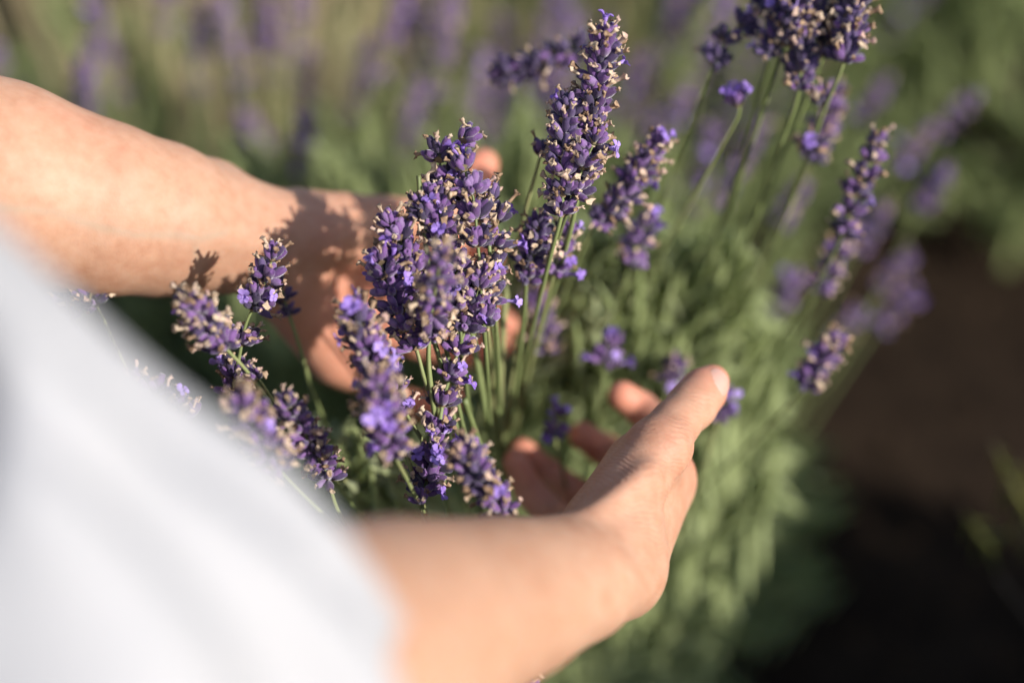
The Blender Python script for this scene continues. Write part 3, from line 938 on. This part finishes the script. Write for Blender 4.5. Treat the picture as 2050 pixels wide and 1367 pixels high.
S('faint lavender spike behind the blurred edge of the white sleeve', [(275, 770, .56), (330, 805, .56), (370, 850, .565), (480, 980, .59)], 3, 4, n=9)
S('violet lavender floret cluster behind the white sleeve below the faint spike', [(360, 812, .565), (375, 835, .567), (420, 930, .59)], 2, 2, p_open=.4, n=7)
S('small lavender whorls showing under the left forearm', [(175, 596, .60), (190, 610, .602), (260, 760, .63)], 2, 2, n=7)
S('pale lavender spike under the left forearm touching the sleeve edge', [(115, 600, .61), (140, 640, .612), (250, 800, .64)], 2, 3, n=7)
S('thin dark lavender stalk against the heel of the left palm', [(562, 575, .612), (570, 600, .614), (578, 628, .616), (600, 695, .625), (628, 790, .65)], 3, 3, size=.7, dark=.9, p_with=.15, n=5)
# beyond: the tall spikes to the upper right
S('tall lavender spike rising highest beyond the bunch, tipped with one violet floret', [(1208, 84, .570), (1200, 140, .573), (1188, 210, .577), (1180, 300, .580), (1165, 360, .585), (1140, 470, .60), (1090, 640, .66)], 5, 10, p_with=.72, p_open=.01, dark=.35, n=11, group=G3, crown=1)
S('lavender spike with open gaps between crisp whorls, left of the tallest one', [(1138, 215, .576), (1130, 280, .578), (1128, 350, .578), (1124, 428, .579), (1105, 500, .59), (1070, 640, .63)], 4, 7, p_with=.7, dark=.35, n=9, group=G3)
S('short lavender spike overlapping the foot of the tallest one', [(1190, 285, .574), (1165, 340, .576), (1150, 385, .58), (1120, 470, .60)], 3, 3, p_with=.65, p_open=.08, dark=.35, n=9, group=G3)
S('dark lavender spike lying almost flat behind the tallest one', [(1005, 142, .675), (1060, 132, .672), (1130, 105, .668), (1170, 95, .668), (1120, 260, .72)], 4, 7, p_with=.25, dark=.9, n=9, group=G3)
S('soft lavender spike slanting right of the tallest one', [(1312, 292, .622), (1275, 350, .626), (1240, 405, .63), (1195, 445, .634), (1150, 540, .66)], 4, 7, p_with=.6, n=10, group=G3, dark=.35)
S('single blurred lavender whorl beside the tallest spike', [(1085, 300, .600), (1080, 320, .602), (1050, 430, .62)], 2, 1, gaps=[.4], n=7, group=G3)
S('low lavender spike with peach dry tips under the gapped one', [(1078, 455, .600), (1070, 505, .603), (1055, 560, .608), (1050, 620, .62)], 3, 5, p_with=.6, dark=.45, n=9, group=G3)
S('lavender head holding a bright violet floret below the gapped spike', [(1130, 470, .612), (1120, 500, .614), (1110, 545, .618), (1085, 640, .64)], 3, 3, p_open=.2, p_with=.45, n=9, group=G3)
S('small loose lavender head alone among green stems', [(1292, 452, .665), (1275, 490, .667), (1262, 525, .67), (1230, 640, .70)], 3, 3, p_open=.15, p_with=.3, n=10, group=G3)
S('hazy lavender spike low among the stems behind the bunch', [(1070, 600, .69), (1085, 650, .692), (1095, 700, .695), (1085, 760, .72)], 3, 5, n=8, group=G3)
# the dark bunch at the top right: its shade is put into darker calyces
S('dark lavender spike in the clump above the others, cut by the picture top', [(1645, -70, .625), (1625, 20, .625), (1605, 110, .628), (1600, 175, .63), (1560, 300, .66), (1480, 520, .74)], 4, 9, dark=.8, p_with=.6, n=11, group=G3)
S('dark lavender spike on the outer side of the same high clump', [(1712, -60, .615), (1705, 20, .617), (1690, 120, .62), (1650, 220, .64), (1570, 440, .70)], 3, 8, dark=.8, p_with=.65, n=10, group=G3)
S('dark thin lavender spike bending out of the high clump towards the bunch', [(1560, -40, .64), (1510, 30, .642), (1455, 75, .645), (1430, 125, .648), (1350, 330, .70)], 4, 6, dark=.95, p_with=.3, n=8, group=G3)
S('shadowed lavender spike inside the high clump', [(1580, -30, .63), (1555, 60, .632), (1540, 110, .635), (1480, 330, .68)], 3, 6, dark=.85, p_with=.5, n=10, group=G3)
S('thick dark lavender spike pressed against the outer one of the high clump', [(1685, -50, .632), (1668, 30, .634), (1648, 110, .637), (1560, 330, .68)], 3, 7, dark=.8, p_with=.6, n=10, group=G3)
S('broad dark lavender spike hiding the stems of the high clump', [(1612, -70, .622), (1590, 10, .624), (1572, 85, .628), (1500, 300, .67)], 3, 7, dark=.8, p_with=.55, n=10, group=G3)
S('lavender stalk with a lone whorl of violet florets below the high clump', [(1475, 200, .636), (1480, 222, .638), (1440, 300, .65), (1340, 480, .70)], 2, 1, gaps=[.4], p_open=.45, p_with=.35, n=9, group=G3)
S('lavender stalk with two spaced whorls under the high clump', [(1640, 205, .64), (1622, 300, .66), (1560, 430, .70), (1440, 640, .78)], 2, 2, n=9, dark=.5, group=G3)
S('hazy lavender spike behind the two spaced whorls', [(1665, 190, .70), (1650, 250, .70), (1625, 320, .70), (1560, 460, .74)], 3, 5, n=9, group=G3, p_with=.4)
S('slim lavender spike with two ear like dry tips against the dark soil', [(1752, 292, .645), (1735, 345, .647), (1708, 400, .65), (1690, 462, .655), (1620, 590, .70), (1520, 730, .76)], 4, 6, n=7, size=.95, p_with=.55, dark=.5, group=G3)
S('blurred mauve lavender spike below the slim spike', [(1690, 480, .70), (1665, 530, .70), (1640, 580, .705), (1550, 740, .76)], 3, 4, n=8, group=G3)
S('lavender spike with pinkish dry tips over the black soil', [(1665, 690, .665), (1640, 730, .668), (1612, 772, .672), (1500, 890, .73)], 3, 5, n=8, p_with=.7, group=G3)
# small heads by the right hand fingers
S('blurred violet lavender head standing by the right index finger tip', [(1222, 690, .675), (1210, 720, .678), (1205, 800, .70)], 2, 2, n=8, p_open=.5, p_with=.0, dark=.0, group=G3)
S('blurred violet lavender head between the right hand fingers', [(1120, 830, .655), (1112, 868, .657), (1130, 960, .68)], 2, 2, n=8, size=.85, p_open=.4, p_with=.05, dark=.1, group=G3)
S('blurred lavender head peeping out behind the right thumb tip', [(1450, 795, .68), (1440, 830, .685), (1420, 900, .70)], 2, 2, n=8, p_open=.3, p_with=.1, group=G3)
S('hazy lavender head between the thumb and the leaves', [(1350, 735, .70), (1340, 760, .705), (1320, 840, .72)], 2, 2, n=6, group=G3)
S('dry lavender tip at the lower edge of the forearm', [(1045, 1352, .60), (1040, 1380, .605), (1020, 1480, .64)], 2, 2, n=7, p_with=.6, group=G2)
# soft purple spikes at the right rim of the bush
RIM = ['hazy mauve lavender spike farthest out, over the far green bush', 'hazy lavender spike beside the farthest out one', 'hazy lavender spike standing over the brown edge of the soil', 'hazy lavender spike above the black soil gap',
       'hazy mauve spike just above the pinkish tipped one', 'hazy violet lavender spike deepest over the black soil', 'hazy greyish lavender spike behind the high dark clump', 'hazy lavender spike between the green stems under the clump',
       'faint mauve spike behind the lone whorl of violet florets', 'faint lavender spike low beside the leaning green stems', 'faint lavender spike right behind the slim ear tipped one', 'faint mauve spike close under the high dark clump']
for i, (x, y, d, dx, dy) in enumerate([(1935, 205, .90, -70, 70), (1850, 265, .88, -60, 80), (1885, 350, .86, -50, 80), (1815, 520, .84, -60, 70), (1715, 625, .80, -60, 70),
                                       (1820, 585, .86, -70, 80), (1770, 170, .95, -60, 80), (1600, 380, .80, -50, 80), (1480, 330, .78, -50, 90), (1590, 560, .80, -50, 70), (1760, 430, .84, -50, 80), (1520, 250, .82, -45, 90)]):
    S(RIM[i], [(x, y, d + .07), (x + dx * .45, y + dy * .45, d + .07), (x + dx * .9, y + dy * .9, d + .073), (x + dx * 3.2, y + dy * 3.8, d + .11)], 3, 4, n=7, p_with=.3, p_open=.03, dark=.35, group='hazy spikes along the rim of the bush')

# bare green flower stems without heads in view
stem_lines = [[(940, 640, .62), (965, 780, .635), (985, 900, .66)], [(985, 600, .625), (995, 740, .64), (1000, 880, .67)], [(1015, 560, .64), (1005, 700, .65), (1000, 860, .68)],
              [(1050, 620, .66), (1030, 740, .67), (1005, 900, .70)], [(930, 800, .60), (950, 860, .615), (985, 960, .65)]]
for ln in stem_lines:
    P = [at(*p) for p in ln]
    rt = ROOT + Vector((rng.uniform(-.05, .05), rng.uniform(-.05, .05), 0))
    path = spline(P + [P[-1].lerp(rt, .5), rt], 6)
    vs, fs = tube([p - rt for p in path], [1.5 * mm_] * len(path), 5)
    tag(obj('bare_stem', mesh_from('bare_stem', vs, fs, M['stem']), loc=rt), 'bare green lavender stem rising under the bunch between the hands', 'stem', 'bare green stems under the bunch')

# ------------------------------------------------------------------ leaves and bushes
def leaf_arrays(seed, L=1.0, w=0.066):
    r_ = random.Random(seed)
    vs, fs = [], []
    curve = r_.uniform(-0.12, 0.22)
    rows = [(0, .4), (.35, 1), (.75, .85), (1, .12)]
    for t, ww in rows:
        z = t * L; y = -curve * t * t
        vs += [(-w * ww, y + .028 * ww, z), (0, y, z), (w * ww, y + .028 * ww, z), (0, y + .03 * ww, z)]
    for i in range(3):
        a = i * 4
        fs += [(a, a + 1, a + 5, a + 4), (a + 1, a + 2, a + 6, a + 5), (a + 2, a + 3, a + 7, a + 6), (a + 3, a, a + 4, a + 7)]
    return np.array(vs, float), np.array(fs)
LEAFA = [leaf_arrays(i) for i in range(5)]
def leafmeshes(m_):
    return [mesh_from('leaf', v, f, m_) for v, f in LEAFA]
LEAF = {k: leafmeshes(M[k]) for k in ('leaf', 'leaf_deep', 'leaf_yellow')}

def shoot_leaves(r_, base, dirn, length, leafL):
    """(position, quaternion, length) of decussate leaves along a shoot."""
    t, s, b = frame(dirn)
    out = []
    n = max(4, int(length / 0.0088))
    for i in range(n):
        f = (i + .5) / n
        a = (i % 2) * math.pi / 2 + r_.uniform(-.25, .25)
        for sg in (0, math.pi):
            o = s * math.cos(a + sg) + b * math.sin(a + sg)
            el = R(62 - 44 * f + r_.uniform(-12, 12))
            d = (t * math.cos(el) + o * math.sin(el)).normalized()
            side = t.cross(o)
            y = d.cross(side).normalized()
            m3 = Matrix((side, -y, d)).transposed() if True else None
            out.append((base + dirn.normalized() * length * f, m3.to_quaternion(), leafL * (0.55 + .75 * math.sin(math.pi * (0.18 + .70 * f))) * r_.uniform(.8, 1.15)))
    return out

def make_shoot(parent, pbase, tip, length, r_, leafL, key, stemmat='stem'):
    """a leafy shoot whose leaves are objects: part > sub-parts. tip in world."""
    dirn = (tip - pbase).normalized()
    base = tip - dirn * length
    vs, fs = tube([Vector((0, 0, 0)), dirn * length * .5, dirn * length], [1.3 * mm_, 1.1 * mm_, .6 * mm_], 5)
    sh = obj('leafy_shoot', mesh_from('leafy_shoot', vs, fs, M[stemmat]), parent, base - parent.location)
    for p, q, L in shoot_leaves(r_, Vector((0, 0, 0)), dirn, length, leafL):
        obj('leaf', r_.choice(LEAF[key]), sh, p, q, L)
    return sh

def bulk_shoots(name, parent, specs, key, seed):
    """many shoots joined: one part."""
    r_ = random.Random(seed)
    VV, FF, off = [], [], 0
    for base, dirn, length, leafL in specs:
        for p, q, L in shoot_leaves(r_, base, dirn, length, leafL):
            v, f = r_.choice(LEAFA)
            m3 = np.array(q.to_matrix())
            VV.append((v * L) @ m3.T + np.array(list(p)))
            FF.append(f + off); off += len(v)
        vs, fs = tube([base, base + dirn.normalized() * length], [1.2 * mm_, .6 * mm_], 4, False)
        VV.append(np.array([list(v) for v in vs])); FF.append(np.array(fs) + off); off += len(vs)
    o = obj(name, mesh_from(name, np.concatenate(VV), np.concatenate(FF), M[key]), parent)
    tag(o, kind='stuff')
    return o

def mound_specs(r_, center, rad, n, top=1.0, leafL=.034, length=(.07, .13), hollow=.55):
    out = []
    while len(out) < n:
        a = r_.uniform(0, 2 * math.pi); zc = r_.uniform(-0.1, 1)
        rr = r_.uniform(hollow, 1.0)
        hz = math.sqrt(max(0, 1 - max(zc, 0) ** 2))
        d = Vector((hz * math.cos(a), hz * math.sin(a), zc))
        p = Vector((d.x * rad[0] * rr, d.y * rad[1] * rr, max(0.03, d.z * rad[2] * rr * (1 + r_.uniform(-.1, .1)))))
        dirn = Vector((d.x * .8 + r_.uniform(-.3, .3), d.y * .8 + r_.uniform(-.3, .3), .75 + .5 * d.z))
        out.append((p, dirn, r_.uniform(*length), leafL * r_.uniform(.8, 1.25)))
    return out

def woody(parent, r_, n, rad, h, name='branch'):
    for k in range(n):
        a = 2 * math.pi * k / n + r_.uniform(-.3, .3)
        rr = r_.uniform(.35, .85)
        e = Vector((math.cos(a) * rad[0] * rr, math.sin(a) * rad[1] * rr, h * r_.uniform(.55, .8)))
        path = spline([Vector((math.cos(a) * .02, math.sin(a) * .02, -.01)), e * .45 + Vector((0, 0, .01)), e], 4)
        vs, fs = tube(path, [(.007 - .005 * i / (len(path) - 1)) for i in range(len(path))], 6)
        obj(name, mesh_from(name, vs, fs, M['twig']), parent)

# near bush
bush = obj('lavender_bush', None, loc=ROOT)
tag(bush, 'silvery green lavender bush the hands reach into', 'bush', 'lavender bushes')
r1 = random.Random(3)
woody(bush, r1, 16, (.26, .26), .34)
shoots = [((1285, 520, .715), .12), ((1200, 560, .70), .11), ((1350, 560, .73), .12), ((1240, 610, .70), .12), ((1310, 640, .715), .12), ((1400, 500, .76), .12), ((1150, 640, .70), .10),
          ((1420, 620, .745), .12), ((1370, 700, .725), .11), ((700, 850, .645), .10), ((650, 900, .635), .09), ((740, 930, .64), .10), ((690, 960, .63), .08),
          ((620, 860, .66), .09), ((780, 960, .65), .09)]
for (p, ln) in shoots:
    tip = at(*p)
    make_shoot(bush, tip + (ROOT - tip).normalized() * .3 + Vector((r1.uniform(-.05, .05), 0, -.06)), tip, ln, r1, .036, 'leaf')
sp = mound_specs(r1, None, (.245, .27, .40), 560)
sp = [s_ for s_ in sp if True]
bulk_shoots('foliage', bush, sp, 'leaf', 5)
extra = []
for i in range(700):                                           # dense silvery shoots over the sunny shoulder of the bush
    px_, py_ = r1.uniform(1020, 1570), r1.uniform(430, 1340)
    if px_ > 1600 - abs(py_ - 800) * .25: continue
    d_ = .735 + max(0, (py_ - 650)) / 700 * .17 + abs(px_ - 1280) / 300 * .03 + r1.uniform(0, .035)
    tip = at(px_, py_, d_)
    dirn = (tip - (ROOT + Vector((0, 0, .12)))).normalized() + Vector((r1.uniform(-.2, .2), r1.uniform(-.2, .2), .6))
    extra.append((tip - ROOT - dirn.normalized() * .08, dirn, r1.uniform(.055, .09), .043))
for i in range(420):                                           # bright young tips crowded on the sunny top of the bush
    px_, py_ = r1.uniform(1080, 1500), r1.uniform(440, 830)
    tip = at(px_, py_, .725 + abs(px_ - 1280) / 300 * .02 + r1.uniform(0, .04))
    dirn = (tip - (ROOT + Vector((0, 0, .12)))).normalized() + Vector((.25 + r1.uniform(-.25, .25), -.2 + r1.uniform(-.25, .25), .45))
    extra.append((tip - ROOT - dirn.normalized() * .06, dirn, r1.uniform(.04, .065), .034))
for i in range(260):                                           # the crown behind the bunch, up to the background stems
    px_, py_ = r1.uniform(420, 1350), r1.uniform(240, 470)
    tip = at(px_, py_, r1.uniform(.88, 1.02))
    dirn = (tip - (ROOT + Vector((0, 0, .12)))).normalized() + Vector((r1.uniform(-.2, .2), r1.uniform(-.2, .2), .6))
    extra.append((tip - ROOT - dirn.normalized() * .09, dirn, r1.uniform(.07, .11), .036))
bulk_shoots('foliage', bush, extra, 'leaf', 6)

# flower stalk variants for the bushes behind (whole stalk in one mesh each)
def stalk_variant(seed, H_, bendx):
    r_ = random.Random(seed)
    path = spline([Vector((0, 0, 0)), Vector((bendx * .3, 0, H_ * .5)), Vector((bendx, 0, H_))], 5)
    VV, FF, MI, off = [], [], [], 0
    vs, fs = tube(path, [1.4 * mm_] * len(path), 4)
    VV.append(np.array([list(v) for v in vs])); FF += [tuple(i for i in f) for f in fs]; MI += [0] * len(fs); off = len(vs)
    ax = (path[-1] - path[-3]).normalized()
    for wi in range(7):
        c = path[-1] - ax * (.009 * wi + (.012 if wi > 5 else 0))
        for kind, me, o_, q, sc in whorl_pieces(r_, ax, 1.05, 8, .35, .08, .3):
            co = np.empty(len(me.vertices) * 3); me.vertices.foreach_get('co', co)
            co = co.reshape(-1, 3) * sc @ np.array(q.to_matrix()).T + np.array(list(c + o_))
            VV.append(co)
            mi = {'calyx': 1, 'withered_corolla': 2, 'open_flower': 3}[kind]
            for p in me.polygons:
                FF.append(tuple(v + off for v in p.vertices)); MI.append(mi)
            off += len(co)
    me = mesh_from('flower_stalk', np.concatenate(VV), FF, None)
    for k_ in ('stem', 'calyx', 'withered', 'petal'):
        me.materials.append(M[k_])
    me.polygons.foreach_set('material_index', MI)
    return me
VAR = [stalk_variant(50 + i, .34 + .03 * i, .05 * (i - 1.5)) for i in range(4)]

def back_bush(loc, rad, nshoot, nstalk, label, key, seed, tiltx=0, spread=1.0, dry=0, leafL=.036, h=1.0):
    r_ = random.Random(seed)
    o = obj('lavender_bush', None, loc=loc)
    tag(o, label, 'bush', 'lavender bushes')
    woody(o, r_, 9, rad, rad[2] * .9)
    bulk_shoots('foliage', o, mound_specs(r_, None, rad, nshoot, leafL=leafL), key, seed)
    for i in range(nstalk):
        a = r_.uniform(0, 6.28); rr = math.sqrt(r_.random())
        x, y = math.cos(a) * rad[0] * rr * .85, math.sin(a) * rad[1] * rr * .85
        zz = rad[2] * math.sqrt(max(0.05, 1 - rr * rr)) * .75
        q = Quaternion((0, 1, 0), spread * x / rad[0] * .5 + tiltx + r_.gauss(0, .08)) @ Quaternion((1, 0, 0), -spread * y / rad[1] * .4 + r_.gauss(0, .08)) @ Quaternion((0, 0, 1), r_.uniform(0, 6.28))
        obj('flower_stalk', r_.choice(VAR), o, (x, y, zz), q, r_.uniform(.85, 1.15) * h)
    for i in range(dry):
        a = r_.uniform(0, 6.28); rr = math.sqrt(r_.random())
        x, y = math.cos(a) * rad[0] * rr, math.sin(a) * rad[1] * rr
        p0 = Vector((x * .6, y * .6, .05)); p1 = Vector((x, y, rad[2] * 1.05 + r_.uniform(0, .22)))
        vs, fs = tube(spline([p0, (p0 + p1) / 2 + Vector((r_.gauss(0, .01), 0, 0)), p1], 3), [1.6 * mm_] * 7, 4)
        obj('dry_stem', mesh_from('dry_stem', vs, fs, M['straw']), o)
    return o
B2 = back_bush(Vector((-.34, 1.24, 0)), (.32, .24, .32), 480, 20, 'hazy lavender bush with dry stems beyond the left forearm', 'leaf', 21, dry=190)
B3 = back_bush(Vector((.10, 1.50, 0)), (.36, .28, .32), 360, 50, 'hazy flowering lavender bush behind the tallest spike', 'leaf', 22, dry=90)
back_bush(Vector((.68, 1.66, 0)), (.36, .34, .40), 480, 8, 'hazy green lavender bush with few flowers beyond the dark soil', 'leaf', 23)
back_bush(Vector((.73, .28, 0)), (.26, .42, .66), 800, 0, 'flowerless lavender bush added to shade the dark soil', 'leaf_deep', 24)  # added beside the view, sized and placed to shade soil and lower foliage
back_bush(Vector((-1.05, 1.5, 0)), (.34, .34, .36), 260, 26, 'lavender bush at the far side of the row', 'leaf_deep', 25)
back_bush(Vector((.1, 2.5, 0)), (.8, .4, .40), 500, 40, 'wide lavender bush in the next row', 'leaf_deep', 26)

def place_stalk(parent, p, dirn, sc=1.0, r_=random.Random(77)):
    me = r_.choice(VAR)
    tip_local = Vector(me.vertices[len(me.vertices) - 1].co)
    q = dirn.normalized().to_track_quat('Z', 'Y') @ Quaternion((0, 0, 1), r_.uniform(0, 6.28))
    zt = max(v.co.z for v in me.vertices)
    obj('flower_stalk', me, parent, at(*p) - dirn.normalized() * zt * sc - parent.location, q, sc)
r3 = random.Random(41)
for i in range(46):
    x, y, d = r3.uniform(640, 1480), r3.uniform(-90, 230), r3.uniform(.95, 1.15)
    if 900 < x < 1060 and y > 100: continue
    place_stalk(B3, (x, y, d), Vector((r3.uniform(-.15, .3), r3.uniform(-.1, .25), 1)))
for x, y, d in ((60, 15, .95), (100, 70, .96), (150, 90, .98), (120, 20, 1.0), (330, -20, 1.05), (420, -40, 1.05), (500, -20, 1.08), (590, 20, 1.1), (250, 30, 1.1), (370, 40, 1.12)):
    place_stalk(B2, (x, y, d), Vector((r3.uniform(-.25, .15), r3.uniform(-.1, .2), 1)))

# a sprig of a neighbouring shrub with yellow green leaves
spr = obj('shrub_sprig', None, loc=at(2420, 1150, .98) * 1.0)
spr.location.z = 0.0
tag(spr, 'young shrub with small yellow green leaves over dark soil', 'shrub')
r2 = random.Random(9)
for p, ln in (((1985, 880, .86), .13), ((2045, 920, .88), .12), ((1925, 1020, .87), .05)):
    tip = at(*p)
    make_shoot(spr, spr.location + Vector((0, 0, .05)), tip, ln, r2, .019, 'leaf_yellow', 'twig')
for p in ((1985, 880, .86), (2045, 920, .88), (1925, 1020, .87)):
    tip = at(*p) - spr.location
    path = spline([Vector((0, 0, 0)), tip * .4 + Vector((0, 0, .02)), tip * .8], 5)
    vs, fs = tube(path, [.0035 - .002 * i / len(path) for i in range(len(path))], 6)
    obj('branch', mesh_from('branch', vs, fs, M['twig']), spr)
